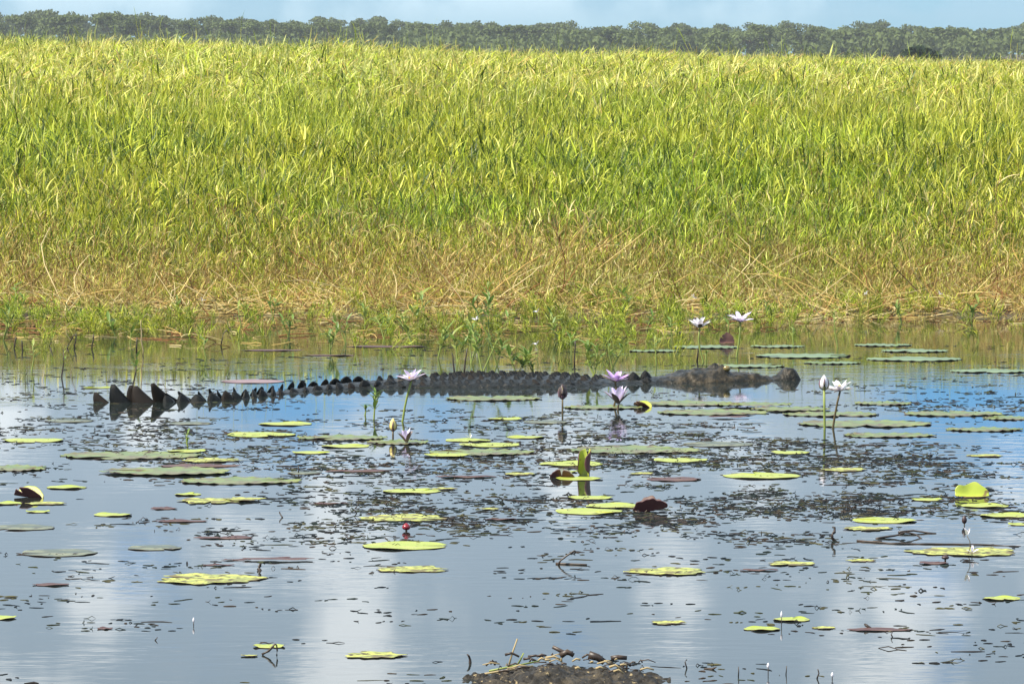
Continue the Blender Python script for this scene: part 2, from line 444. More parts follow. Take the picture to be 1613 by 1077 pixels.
for d0, d1, dens in ((31.0, 36, 105), (36, 46, 100), (46, 62, 70), (62, 90, 40), (90, 180, 15)):
    for _ in range(int(dens * (d1 - d0) * (d0 + d1) * .5 * .27)):
        d = rng.uniform(d0, d1); x = rng.uniform(-.135, .135) * d
        sh = d + shore(x)
        if sh < 33.4 and rng.random() > ((sh - 31.4) / 2.2) ** 1.3 if sh > 31.4 else True: continue
        z = ground(x, d)
        h = canopy_h(x, d) * rng.uniform(.82, 1.12) * (1 + .10 * fbm(x * .5, d * .4, 8) + (.42 * fbm(x * .4, d * .09, 18) if d > 60 else 0)) * (1.0 - .011 * max(-14, min(14, x)) * min(1, d / 80))
        w = h * rng.uniform(.8, 1.1) if d < 62 else rng.uniform(.85, 1.25) * (1.2 if d > 90 else 1)
        tall = rng.random() < (.01 if d < 45 else .035)
        P.append((x, d, z)); RT.append((rng.gauss(0, .16), rng.gauss(0, .16), rng.uniform(0, 6.3)))
        S.append((w, w, h * (1.02 if tall else 1))); I.append(rng.randint(10, 12) if tall else rng.randint(13, 17) if rng.random() < float(np.interp(d, [45, 70, 130], [.0, .2, .6])) else rng.randint(0, 9))
tag(scatter('grass', P, RT, S, I, lib), 'tall bright yellow green floodplain grass behind the pond', 'grass', kind='stuff')
P, RT, S, I = [], [], [], []
for _ in range(12500):
    d = rng.uniform(29.6, 38.0); x = rng.uniform(-.135, .135) * d
    sh = d + shore(x) + .5 * fbm(x * .9, d * .9, 5)
    pr = float(np.interp(sh, [30.6, 31.4, 32.4, 33.6, 36.2], [.08, .6, .9, .34, .02]))
    if rng.random() > pr: continue
    h = float(np.interp(sh, [31, 32.5, 34, 38], [.20, .40, .58, .80])) * rng.uniform(.7, 1.15)
    P.append((x, d, ground(x, d))); RT.append((rng.gauss(0, .25), rng.gauss(0, .25), rng.uniform(0, 6.3)))
    S.append((h * 1.1, h * 1.1, h)); I.append(rng.randint(0, 7))
tag(scatter('dry_grass', P, RT, S, I, lib_dry), 'dying brown and straw coloured grass along the pond margin', 'grass', kind='stuff')

P, RT, S, I = [], [], [], []
for _ in range(11000):
    d = rng.uniform(26.6, 32.4); x = rng.uniform(-.13, .13) * d
    sh = d + shore(x) * .6
    k = fbm(x * 1.1, d * .9, 21) * .9
    pr = float(np.interp(sh, [26.6, 28.2, 29.4, 31, 32.4], [0, .06, .30, .5, .35])) * (1 if x < 1.0 else .35 if x < 1.8 else .12 if d < 30.3 else .6)
    if rng.random() > pr * (.35 + 1.6 * k): continue
    h = rng.uniform(.06, .20)
    P.append((x, d, max(-.01, ground(x, d)))); RT.append((rng.gauss(0, .3), rng.gauss(0, .3), rng.uniform(0, 6.3)))
    S.append((h * 1.3, h * 1.3, h)); I.append(rng.randint(0, 9))
tag(scatter('margin_weeds', P, RT, S, I, lib), 'low green weeds sprouting in the muddy shallows', 'weeds', kind='stuff')

# fallen straw tangled on the wet margin
mb = MB()
for _ in range(6500):
    d = min(33.6, 29.9 + abs(rng.gauss(0, 1.35)) + rng.uniform(0, .9)); x = rng.uniform(-.128, .128) * d
    sh = d + shore(x) + .4 * fbm(x * 1.2, d, 2)
    if sh < 30.2 + (rng.random() ** 2) * .9: continue
    p = Vector((x, d, max(.006, ground(x, d) + rng.uniform(.0, .07))))
    L = rng.uniform(.06, .30) if rng.random() < .9 else rng.uniform(.3, .7)
    a = rng.gauss(0, 1.0) + (math.pi if rng.random() < .5 else 0); e = rng.gauss(.15, .45); ca = rng.gauss(0, 1.2)
    pts = [p.copy()]
    for i in range(4):
        p = p + Vector((math.cos(a) * math.cos(e), math.sin(a) * math.cos(e), math.sin(e))) * L / 4
        p.z = max(p.z, .004); pts.append(p.copy()); a += ca * .4; e -= rng.uniform(-.1, .22)
    c = jit(rng.choice(STRAW if rng.random() < .75 else BROWN), rng)
    w = rng.uniform(.0018, .0042)
    mb.tube(pts, [w, w, w * .9, w * .8, w * .5], 3, c, cap=False)
for _ in range(1500):
    d = rng.uniform(27.2, 31.0); x = rng.uniform(-.13, .13) * d
    lim = 27.4 if x < .5 else 27.4 + min(2.4, (x - .5) * 1.6)
    if d < lim or rng.random() > (.15 + .85 * (d - 27.2) / 3.6) * (.4 + 1.4 * max(0, fbm(x * .9, d * .8, 31) + .25)): continue
    p = Vector((x, d, .003)); a = rng.uniform(0, 6.3); L = rng.uniform(.05, .30); ca = rng.gauss(0, .9); e = abs(rng.gauss(0, .28))
    pts = [p.copy()]
    for i in range(4):
        p = p + Vector((math.cos(a) * math.cos(e), math.sin(a) * math.cos(e), math.sin(e))) * L / 4
        p.z = max(p.z, .003); pts.append(p.copy()); a += ca * .4; e -= rng.uniform(.0, .3)
    w = rng.uniform(.0015, .0038)
    mb.tube(pts, [w, w, w * .9, w * .8, w * .5], 3, jit(rng.choice(STRAW if rng.random() < .5 else BROWN), rng), cap=False)
tag(mb.build('straw', M['straw']), 'tangled pale dead straw lying along the muddy pond margin', 'straw', kind='stuff')

# ------------------------------------------------------------------ landmarks for labels
LM = [(160, 625, "the tip of the crocodile's tail"), (330, 625, "the crested part of the crocodile's tail"), (520, 612, "the base of the crocodile's tail"),
      (760, 600, "the crocodile's back"), (1000, 600, "the crocodile's neck"), (1160, 590, "the crocodile's head"), (1262, 597, "the crocodile's snout tip"),
      (645, 600, 'the tall stemmed lilac flower'), (640, 690, 'the half open pale flower and yellow bud'), (972, 625, 'the two purple flowers'),
      (1100, 530, 'the white lilac flower by the margin'), (1165, 530, 'the lilac flower by the margin'), (1310, 640, 'the white flower and bud on tall stems'),
      (925, 730, 'the rolled upright pad'), (1025, 803, 'the dark folded pad'), (45, 771, 'the yellow rimmed cupped pad'), (1530, 775, 'the bright upturned pad'),
      (640, 832, 'the red bud'), (1525, 850, 'the small white flowers'), (895, 880, 'the hooked twig'), (1315, 850, 'the crooked dark stick'),
      (890, 1055, 'the mud islet'), (430, 1030, 'the bent twig triangle'), (590, 640, 'the leafy emergent shoot'), (295, 693, 'the tiny green sprig'), (886, 625, 'the dark closed bud'),
      (410, 897, 'the short dark stub'), (1231, 975, 'the thin white tipped stalk'), (1440, 845, 'the forked twig')]
used = {}
def near(x, y):
    k = sorted(LM, key=lambda q: (q[0] - x) ** 2 + ((q[1] - y) * 2.2) ** 2)
    return k[0][2], k[1][2], k[2][2]
def uniq(base, x, y):
    a, b2, c2 = near(x, y)
    tries = [f"{base} by {a}", f"{base} between {a} and {b2}", f"{base} between {a} and {c2}"]
    tries = [q for q in tries if len(q.split()) <= 16]
    lab = next((q for q in tries if q not in used), tries[0])
    used[lab] = used.get(lab, 0) + 1
    return lab

# ------------------------------------------------------------------ crocodile
cpx = [(120, 633), (190, 634), (250, 633.5), (310, 632), (370, 628), (430, 621), (500, 613), (600, 607.5), (700, 605), (800, 604.5), (900, 603.5), (1000, 602), (1130, 599.5), (1275, 597)]
cp = [px(x, y) for x, y in cpx]
cxs = [c[0] for c in cpx]
def cpos(xp):
    return Vector((float(np.interp(xp, cxs, [p.x for p in cp])), float(np.interp(xp, cxs, [p.y for p in cp])), 0))
def csm(xp):       # smoothed path
    p = Vector((0, 0, 0)); tot = 0
    for k in range(-4, 5):
        w = math.exp(-(k / 2.2) ** 2); p += cpos(xp + k * 14) * w; tot += w
    return p / tot
def ctan(xp): return (csm(xp + 6) - csm(xp - 6)).normalized()
#      row: photo x, half width, top height, keel depth
CS = [(138, .004, -.05, .06), (160, .014, -.03, .10), (250, .026, -.012, .16), (330, .036, -.004, .19), (400, .055, .002, .2), (470, .085, .012, .2), (540, .13, .014, .22), (600, .19, .024, .25),
      (680, .26, .036, .28), (780, .30, .042, .30), (880, .285, .037, .29), (930, .23, .022, .26), (965, .175, .016, .22), (1000, .15, .014, .2), (1035, .15, .022, .18),
      (1060, .155, .034, .17), (1085, .165, .042, .16), (1100, .168, .050, .16), (1130, .150, .050, .15), (1146, .130, .043, .14), (1165, .112, .038, .13), (1190, .095, .028, .11),
      (1215, .082, .012, .10), (1232, .080, .018, .09), (1248, .076, .020, .08), (1258, .060, .010, .07), (1265, .035, -.006, .05), (1268, .008, -.02, .03)]
def cinterp(xp, k): return float(np.interp(xp, [c[0] for c in CS], [c[k] for c in CS]))
def gauss2(du, dv, su, sv): return math.exp(-(du / su) ** 2 - (dv / sv) ** 2)
root = empty('crocodile', csm(800))
inv = -csm(800)
mb = MB(); vs_, fs_, cs_ = [], [], []
NR = 56
xs = [138 + i * 2.6 for i in range(int((1268 - 138) / 2.6) + 1)] + [1268]
for xp in xs:
    c = csm(xp); t = ctan(xp); s = Vector((t.y, -t.x, 0))     # s points to the camera's side
    hw, top, dep = cinterp(xp, 1), cinterp(xp, 2), cinterp(xp, 3)
    for k in range(NR):
        a = 2 * math.pi * k / NR
        ca, sa = math.cos(a), math.sin(a)
        lat = hw * math.copysign(abs(ca) ** .8, ca)
        mid = -.045
        z = mid + ((top - mid) * abs(sa) ** .75 if sa > 0 else -(dep + mid) * abs(sa) ** .9)
        if sa > 0:
            u = (xp - 1133) / 327.; v = abs(lat)
            z += .034 * gauss2(u, v - .062, .026, .024)                    # eye dome
            z += .016 * gauss2((xp - 1112) / 327., v - .075, .06, .022)     # brow ridge
            z -= .012 * gauss2((xp - 1120) / 327., v, .06, .03)             # hollow between the eyes
            z += .016 * gauss2((xp - 1078) / 327., v - .09, .04, .05)       # rear of the skull
            z += .040 * math.exp(-((xp - 1243) / 327. / .046) ** 4 - (lat / .058) ** 4) * (1 - .25 * gauss2((xp - 1243) / 327., lat, .02, .012))         # nostril disc
            z += .010 * gauss2((xp - 1185) / 327., v - .05, .05, .018)      # snout ridge
            am = .0065 if xp > 1030 else .006
            z += (am * fbm(xp * .09, lat * 34, 1.0) + am * .6 * fbm(xp * .25, lat * 90, 4.0)) * min(1, hw / .08)
            lat *= 1 + .03 * fbm(xp * .05, a * 2, 7)
        p = c + s * lat + Vector((0, 0, z)) + inv
        vs_.append(p)
        hd = max(0., min(1., (xp - 1030) / 40)); nz = fbm(xp * .11, lat * 30, z * 40 + 3)
        jaw = hd * max(0., min(1., (.045 - z) / .03)) * max(0., min(1., (1215 - xp) / 30))
        k1 = max(0., min(1., .5 + nz * 1.2)); k2 = max(0., min(1., nz * 3 - .35))
        cc_ = Vector((.010, .011, .010)).lerp(Vector((.019, .017, .012)), hd * (.35 + .65 * k1))
        cc_ = cc_.lerp(Vector((.075, .055, .030)), jaw * k1 * .8).lerp(Vector((.11, .09, .065)), k2 * hd * .5)
        cs_.append(tuple(cc_))
for j in range(len(xs) - 1):
    for k in range(NR): fs_.append((j * NR + k, (j + 1) * NR + k, (j + 1) * NR + (k + 1) % NR, j * NR + (k + 1) % NR))
fs_.append(tuple(range(NR))); fs_.append(tuple((len(xs) - 1) * NR + k for k in range(NR))[::-1])
mb.add(vs_, fs_, cs_)
mb.build('body', M['croc'], root)
def scute_mesh(kind):
    mb = MB(); vs_, fs_ = [], []
    K = 7
    for k in range(K):
        t = k / (K - 1)
        if kind == 'fin': uf, ub, th = .55 - .88 * t ** .85, -.5 + .02 * t - .06 * math.sin(t * 3), .15 * (1 - t) ** .6 + .012
        elif kind == 'round':
            hw_ = .47 * max(.0, math.sin(math.pi * (.36 + .62 * t))) ** .75
            uf, ub, th = hw_ - .10 * t, -hw_ - .10 * t, .19 * (1 - t) ** .6 + .015
        else: uf, ub, th = .55 - .62 * t, -.55 + .22 * t, .42 * (1 - t) ** 1.1 + .015
        mu = (uf + ub) / 2
        for (u, w) in ((uf, 0), (uf * .6 + mu * .4, .7), (mu, 1), (ub * .6 + mu * .4, .7), (ub, 0), (ub * .6 + mu * .4, -.7), (mu, -1), (uf * .6 + mu * .4, -.7)):
            vs_.append((u, w * th, t - .12))
    for k in range(K - 1):
        for i in range(8): fs_.append((k * 8 + i, k * 8 + (i + 1) % 8, (k + 1) * 8 + (i + 1) % 8, (k + 1) * 8 + i))
    fs_.append(tuple((K - 1) * 8 + i for i in range(8)))
    mb.add(vs_, fs_)
    return mb
SC = {k: scute_mesh(k).mesh('scute', M['scute']) for k in ('fin', 'round', 'keel')}
SCB = {k: scute_mesh(k).mesh('scute', M['scute_b']) for k in ('fin', 'round', 'keel')}
def scute(kind, xp, lat, z, length, height, thick=1.0, tilt=0.0, yaw=0.0, pitch=0.0, brown=False):
    c = csm(xp); t = ctan(xp); s = Vector((t.y, -t.x, 0))
    o = place('scute', (SCB if brown else SC)[kind], root, c + s * lat + Vector((0, 0, z)) + inv)
    ang = math.atan2(t.y, t.x) + yaw
    o.rotation_euler = (Matrix.Rotation(ang, 3, 'Z') @ Matrix.Rotation(tilt, 3, 'X') @ Matrix.Rotation(pitch, 3, 'Y')).to_euler()
    o.scale = (length, length * thick, height)
m_px = 1 / 340.
# single crest of the tail tip, then the paired crest
scute('fin', 163, 0, -.005, 30 * m_px, 20 * m_px, 1, .1, brown=True)
scute('fin', 196, .01, -.012, 42 * m_px, 37 * m_px, 1, .05)
scute('fin', 232, 0, -.01, 44 * m_px, 33 * m_px, 1, -.1, brown=True)
scute('round', 214, -.03, 0, 26 * m_px, 32 * m_px, 1, .2, pitch=-.2, brown=True)
scute('fin', 262, -.02, 0, 34 * m_px, 40 * m_px, 1, .25, pitch=-.25, brown=True)
near_row = [(268, 22, 30), (289, 25, 39), (311, 26, 35), (335, 24, 33), (354, 23, 33), (368, 19, 30), (381, 20, 28), (394, 19, 27), (407, 18, 26), (421, 19, 25), (434, 19, 24), (452, 20, 21),
            (470, 19, 19), (487, 20, 19), (505, 21, 20), (522, 20, 19), (540, 21, 19), (559, 22, 19), (578, 22, 18), (596, 22, 17)]
for i, (xp, w, h) in enumerate(near_row):
    top = cinterp(xp, 2); hw = cinterp(xp, 1); h0 = h; h = h * (.66 if xp > 280 else .85) * rng.uniform(.82, 1.2)
    scute('round', xp, hw * .55, top - .014, w * m_px * 1.22, h * m_px, 1, -.22 + rng.uniform(-.25, .25), rng.uniform(-.35, .35), rng.uniform(-.28, .12), brown=(i % 6 == 4))
    if xp < 600:
        hf = h0 * (.9 if xp < 400 else .68) * rng.uniform(.85, 1.15)
        scute('fin' if xp < 400 else 'round', xp - 4, -hw * .75 - .02, top - .008, w * m_px * (.75 if xp < 400 else 1.05), hf * m_px * (1.1 if xp < 400 else 1), .7, .42 + rng.uniform(-.2, .2), rng.uniform(-.3, .3), rng.uniform(-.75, -.35) if xp < 400 else rng.uniform(-.2, .1), brown=(i % 4 == 0))
# keeled rows of the back
for rI, fr in enumerate((-.86, -.52, -.18, .18, .52, .82)):
    xp = 604 + (rI % 2) * 8
    while xp < 945 - abs(fr) * 20:
        hw, top = cinterp(xp, 2 - 1), cinterp(xp, 2)
        lat = hw * fr * .92
        z = -.045 + (top + .045) * (max(0, 1 - abs(fr * .92) ** 2.5) ** .37)
        sz = rng.uniform(.9, 1.15) * (1.0 if abs(fr) < .8 else .85)
        scute('keel', xp + rng.uniform(-2, 2), lat, z - .008, 16.5 * m_px * sz, 10.5 * m_px * sz * (1.15 if rI == 0 else 1), .9, -fr * .5, rng.uniform(-.12, .12), 0, brown=rng.random() < .12)
        xp += 17.2
for xp, lat, w, h in ((998, .02, 24, 19), (1019, -.01, 22, 19), (992, -.07, 20, 14), (1012, .09, 18, 11), (966, .05, 18, 13), (950, -.05, 18, 12)):
    scute('round', xp, lat, cinterp(xp, 2) - .012, w * m_px, h * m_px, 1.3, -lat * 3)
ey = MB()
for i in range(7):
    for k in range(10):
        a, e = 2 * math.pi * k / 10, math.pi * i / 6 - math.pi / 2
        ey.v.append((math.cos(a) * math.cos(e), math.sin(a) * math.cos(e), math.sin(e)))
for i in range(6):
    for k in range(10): ey.f.append((i * 10 + k, i * 10 + (k + 1) % 10, (i + 1) * 10 + (k + 1) % 10, (i + 1) * 10 + k)); ey.mi.append(0)
eme = ey.mesh('eye', M['eye'])
for sgn in (1, -1):
    c = csm(1137); t = ctan(1137); s = Vector((t.y, -t.x, 0))
    place('eye', eme, root, c + s * (.079 * sgn) + Vector((0, 0, .064)) + inv, scl=(.019, .016, .015))
tag(root, 'dark crocodile floating low in the pond with crested tail and head showing', 'crocodile')

# ------------------------------------------------------------------ lily pads
SUR = {}
def pad_mesh(rad, kind, seed, aspect=1.0, lift=None, bend=None):
    """a notched disc of two skins: upper face, lower face and rim; bend(x, y, z) reshapes it"""
    r = random.Random(seed); ph = [r.uniform(0, 6.3) for _ in range(6)]
    nt = 64
    rag = {'young': .03, 'mature': .055, 'far': .04, 'decay': .16, 'old': .05, 'dead': .10, 'mauve': .03}[kind]
    teeth = kind in ('mature', 'far')
    rings = [.0, .3, .55, .75, .88, .95, 1.0]
    notch = r.uniform(0, 6.3)
    def pt(fr, i):
        a = 2 * math.pi * i / nt
        rr = 1 + rag * (math.sin(3 * a + ph[0]) * .6 + math.sin(7 * a + ph[1]) * .45 + math.sin(13 * a + ph[2]) * .35)
        if teeth: rr += .008 * (1 if i % 2 else -1)
        if kind in ('decay', 'dead'): rr += rag * .6 * (mnoise.noise(Vector((math.cos(a) * 4 + seed, math.sin(a) * 4, 0))))
        da = abs((a - notch + math.pi) % (2 * math.pi) - math.pi)
        if da < .11 and fr > .2: rr *= 1 - .75 * (1 - da / .11)
        x, y = math.cos(a) * rr * fr * rad, math.sin(a) * rr * fr * rad * aspect
        z = .0014
        e = max(0, (fr - .7) / .3)
        if teeth: z += e ** 2 * (.0012 + .0016 * math.sin(5 * a + ph[3]) + .0030 * (1 if (i * 7 + seed) % 3 == 0 else -.2))
        elif kind == 'young': z += e ** 2 * (.001 + .002 * math.sin(2 * a + ph[3]) + .0012 * math.sin(5 * a + ph[4]))
        elif kind == 'decay': z += .003 * mnoise.noise(Vector((x * 18, y * 18, seed))) + e * .0008
        elif kind == 'dead': z += .004 * max(0, mnoise.noise(Vector((x * 14, y * 14, seed)))) + e * .0015 * math.sin(4 * a + ph[3])
        else: z += e ** 2 * .0014 * math.sin(4 * a + ph[3])
        z = max(z, .0011)
        if bend: x, y, z = bend(x, y, z)
        return Vector((x, y, z))
    P = [[pt(fr, i) for i in range(nt)] for fr in rings]
    mb = MB(); top = [q for row in P for q in row]
    th = .0007 if not bend else .003
    # offset the lower skin along the surface normal
    low = []
    for j in range(len(rings)):
        for i in range(nt):
            jj = max(1, j)
            du = P[jj][(i + 1) % nt] - P[jj][i - 1]; dv = P[jj][i] - P[jj - 1][i]
            nn = du.cross(dv)
            nn = nn.normalized() if nn.length > 1e-9 else Vector((0, 0, -1))
            if not bend: nn = Vector((0, 0, -1))
            low.append(P[j][i] + nn * th)
    f1 = []
    for j in range(len(rings) - 1):
        for i in range(nt):
            if j == 0: f1.append((i, nt + i, nt + (i + 1) % nt))
            else: f1.append((j * nt + i, (j + 1) * nt + i, (j + 1) * nt + (i + 1) % nt, j * nt + (i + 1) % nt))
    N = len(top)
    mb.add(top + low, f1, mi=0)
    f2 = [tuple(q + N for q in f)[::-1] for f in f1]
    j = len(rings) - 1
    f2 += [(j * nt + i, j * nt + N + i, j * nt + N + (i + 1) % nt, j * nt + (i + 1) % nt) for i in range(nt)]
    mb.f += f2; mb.mi += [1] * len(f2)
    return mb.mesh('lily_pad', [M['pad_' + kind], M['pad_under']])
PADTXT = {'young': 'bright yellow green lily pad', 'mature': 'broad toothed green lily pad', 'far': 'pale waxy green lily pad', 'decay': 'ragged decaying yellow lily pad',
          'old': 'dull grey green lily pad', 'dead': 'withered maroon brown lily pad', 'mauve': 'flat mauve brown lily pad'}
PADS = """53 694 96 y;205 718 220 m;293 712 62 y;332 725 90 d;312 734 125 x .5;22 738 106 m;264 744 205 m;377 758 190 m;105 768 64 y;10 793 48 y;60 806 38 y;178 811 60 y
72 793 60 d;296 779 42 y;335 789 105 d;385 788 60 d;258 801 40 x;32 831 110 o;285 821 80 x .5;355 847 90 x .5;450 668 84 y;412 685 108 y;538 690 140 m;628 697 96 m
545 703 76 y;490 713 60 y;738 694 72 y;772 701 95 y;757 713 165 m;705 718 74 y;565 742 100 x .4;735 751 92 x .4;648 774 92 y;636 816 128 d;772 802 30 d;520 793 60 x .4
637 860 134 y;790 818 50 x .5;795 660 55 y;775 628 150 m;950 642 124 m;1085 636 150 m;1125 650 175 m;828 689 60 y;1000 709 205 m;1072 725 86 y;900 731 100 y;912 754 74 y
893 743 36 y;818 747 45 d;930 784 72 y;966 797 88 y;928 806 105 y;1012 746 36 d;1062 755 85 x;1200 750 122 y;1148 658 64 x .5
1265 561 150 f;1440 566 150 f;1440 553 105 f;1390 544 90 f;1110 547 105 f;1225 546 85 f;1180 577 110 f;1560 585 125 f;1030 553 80 f;1310 572 90 f
1245 646 125 m;1190 640 120 m;1310 653 150 m;1392 636 90 m;1500 652 155 m;1362 668 210 m;1398 686 146 m;1552 677 122 m;1592 659 90 m;1245 713 62 y;1552 718 56 d
1552 797 76 y;1460 787 50 y;1583 812 80 y;1393 820 100 y;1365 833 72 d;1608 826 40 y;1520 869 165 d;1578 943 58 y;-4 973 60 y;92 871 118 o;243 863 84 o;80 921 58 x .6
328 912 160 d;343 890 50 x .4;372 882 44 x .4;440 882 110 x .35;650 897 106 d;1050 900 124 d;1246 888 72 d;1195 898 60 x .4;165 990 24 x;590 1032 90 d;1052 981 52 d
1247 976 58 y;1200 991 58 y;1298 989 36 d;424 1018 50 y;393 1033 26 d;1358 883 44 d;1470 887 46 x;1385 992 100 x .4;152 611 50 y .5;398 601 100 v;62 476 84 y .6
610 546 120 x .4;430 552 92 x .4;300 667 70 o;110 663 80 o;520 560 80 x .4;1130 700 110 o;860 665 70 o;1330 740 70 d;700 770 40 d;480 745 55 o"""
CODE = dict(y='young', m='mature', f='far', d='decay', o='old', x='dead', v='mauve')
PAD_STACK = []
for i, e in enumerate(PADS.replace('\n', ';').split(';')):
    q = e.split(); x, y, w, k = float(q[0]), float(q[1]), float(q[2]), CODE[q[3]]
    asp = (float(q[4]) if len(q) > 4 else .74 if k == 'far' or (k == 'mature' and w > 110) else 1.0) * rng.uniform(.84, 1.0)
    rad = w / ppm(y) / 2
    p = px(x, y)
    lev = 0
    while any((p - q0).length < (rad + r0) * .98 and l0 == lev for q0, r0, l0 in PAD_STACK): lev += 1
    PAD_STACK.append((p, rad, lev))
    p.z = .0008 + .0035 * lev
    o = place('lily_pad', pad_mesh(rad, k, i, asp), None, p)
    sz = 'small ' if w / ppm(y) < .13 else 'large ' if w / ppm(y) > .42 else ''
    tag(o, uniq(sz + PADTXT[k], x, y), 'lily pad', 'lily pads afloat on the pond')

# upturned and rolled pads
def curl_pad(x, y, rad, kind, seed, bend, rotz, label, aspect=1.0):
    p = px(x, y)
    o = place('lily_pad', pad_mesh(rad, kind, seed, aspect, bend=bend), None, (p.x, p.y, 0), (0, 0, rotz))
    tag(o, label, 'lily pad', 'upturned lily pads')
def roll(Rc, tilt, z0, half=1.0):
    """wrap the disc round a cylinder of radius Rc, then stand it up by tilt"""
    def f(x, y, z):
        a = x / Rc
        X, Z = math.sin(a) * Rc, (1 - math.cos(a)) * Rc
        v = Vector((X, y, Z)); v = Matrix.Rotation(tilt, 3, 'X') @ v
        return v.x, v.y, max(v.z + z0, -.06)
    return f
def fold(ang, tilt, z0, soft=.02):
    """fold the disc along its y axis into a V of the given half angle"""
    def f(x, y, z):
        s = math.sqrt(x * x + soft * soft) - soft
        X, Z = math.copysign(s * math.cos(ang), x), s * math.sin(ang)
        v = Matrix.Rotation(tilt, 3, 'X') @ Vector((X, y, Z))
        return v.x, v.y, v.z + z0
    return f
def flap(y0, ang, Rc=.03, z0=.004):
    """lift the part of the disc beyond y0 up by ang"""
    def f(x, y, z):
        d = y - y0
        if d <= 0: return x, y, z0
        amax = ang; a = min(d / Rc, amax); rest = max(0, d - Rc * amax)
        k = d / .08
        return x * (1 + .25 * k), y0 + math.sin(a) * Rc + math.cos(amax) * rest + .010 * k * math.sin(x * 70 + 1), z0 + (1 - math.cos(a)) * Rc + math.sin(amax) * rest + .008 * k * math.sin(x * 95)
    return f
curl_pad(925, 747, .052, 'young', 301, roll(.021, 1.45, .045), R(-35), 'young pad rolled upright into a yellow and maroon tube', 1.0)
curl_pad(45, 783, .058, 'young', 302, fold(.9, .12, .002, .012), R(68), 'cupped lily pad with bright yellow inside and dark underside')
curl_pad(885, 752, .046, 'old', 303, fold(1.0, -.1, .001, .01), R(80), 'small dark folded pad beside the rolled upright pad')
curl_pad(1024, 806, .062, 'dead', 304, fold(1.05, -.25, .004, .01), R(82), 'dark maroon folded pad beside flat yellow pads')
curl_pad(1531, 782, .060, 'young', 305, flap(-.012, R(66), .022), R(6), 'bright yellow green pad upturned like a bowl on open water', .78)
curl_pad(1144, 541, .040, 'dead', 306, flap(-.02, R(78), .012), R(14), 'dark upturned pad between the two flowers by the margin', 1.0)
curl_pad(1012, 641, .045, 'young', 307, fold(.7, .2, .003, .008), R(60), 'small turned up pad edge beside the purple flowers')

# ------------------------------------------------------------------ lily flowers
def petal_mesh(matr, w=.36, cup=.12):
    mb = MB(); vs_, fs_ = [], []
    K = 7
    for k in range(K):
        t = k / (K - 1)
        ww = w * (math.sin(math.pi * min(1, t * .86 + .12)) ** .8) * .5 * (1 if t < .96 else .25)
        up = .12 * math.sin(t * 2.4) - .0 * t
        for u in (-1, -.4, .4, 1): vs_.append((t, u * ww, up * .5 + cup * (abs(u) ** 2) * ww * 2.2))
    for k in range(K - 1):
        for i in range(3): fs_.append((k * 4 + i, k * 4 + i + 1, k * 4 + 5 + i, k * 4 + 4 + i))
    mb.add(vs_, fs_); return mb.mesh('petal', matr)
PET = {k: petal_mesh(M['petal_' + k]) for k in ('lilac', 'white', 'purple')}
SEP = petal_mesh(M['sepal'], .34)
_st = MB(); r = random.Random(4)
for i in range(46):
    a, e = r.uniform(0, 6.3), r.uniform(.7, 1.5)
    d = Vector((math.cos(a) * math.cos(e), math.sin(a) * math.cos(e), math.sin(e)))
    _st.tube([d * .1, d * .7, d * .9 + Vector((-d.x, -d.y, .3)) * .25], [.07, .06, .03], 3)
STA = _st.mesh('stamens', M['stamen'])
def flower(xb, yb, xt, yt, dia_px, hue, angs, label, tilt=(0, 0), stem_mat='stem_g', stamens=True, npet=13, stem_r=.005, seed=0, sepals=4, group='water lilies in flower', dlat=0):
    """stem from the water at photo (xb, yb) up to a flower whose base is at (xt, yt)"""
    r = random.Random(seed + int(xb))
    b0 = px(xb, yb); s = ppm(yb)
    top = Vector(((xt - xb) / s, dlat, (yb - yt) / s))
    t = empty('water_lily', b0)
    mb = MB()
    bendv = Vector((r.uniform(-.012, .012), 0, 0)) if top.z > .06 else Vector((0, 0, 0))
    mb.tube([Vector((-top.x * .3, 0, -.10)), Vector((0, 0, 0)), top * .35 + bendv, top * .7 + bendv, top], [stem_r, stem_r, stem_r * .95, stem_r * .9, stem_r * .85], 7)
    mb.build('stem', M[stem_mat], t)
    L = dia_px / s / 2 * 1.06
    base = Matrix.Translation(top) @ Euler((tilt[0], tilt[1], r.uniform(0, 6.3))).to_matrix().to_4x4()
    def put(nm, me, az, el, ln):
        o = place(nm, me, t)
        mx = base @ Matrix.Rotation(az, 4, 'Z') @ Matrix.Rotation(-el, 4, 'Y') @ Matrix.Translation((.004, 0, 0)) @ Matrix.Diagonal((ln, ln, ln, 1))
        o.matrix_local = mx
    n_in = npet // 3; n_out = npet - n_in
    for i in range(n_out):
        put('petal', PET[hue], 2 * math.pi * i / n_out + r.uniform(-.14, .14), angs[0] + r.uniform(-.13, .13) + (.18 if i % 2 else 0), L * r.uniform(.92, 1.06))
    for i in range(n_in):
        put('petal', PET[hue], 2 * math.pi * (i + .4) / n_in + r.uniform(-.14, .14), angs[1] + r.uniform(-.12, .12), L * r.uniform(.78, .92))
    for i in range(sepals):
        put('sepal', SEP, 2 * math.pi * (i + .2) / max(1, sepals) + r.uniform(-.1, .1), angs[0] - .17, L * .97)
    if stamens:
        o = place('stamens', STA, t); o.matrix_local = base @ Matrix.Diagonal((L * .36, L * .36, L * .5, 1))
    tag(t, label, 'water lily', group)
    return t
flower(634, 664, 648, 600, 47, 'lilac', (.28, .95), "open pale lilac water lily on a tall stem before the crocodile's back", (.12, 0), seed=1)
flower(641, 698, 641, 698, 44, 'lilac', (1.0, 1.3), 'half open pale lilac water lily sitting at the water beside a yellow bud', (.1, .1), stamens=False, npet=8, seed=2)
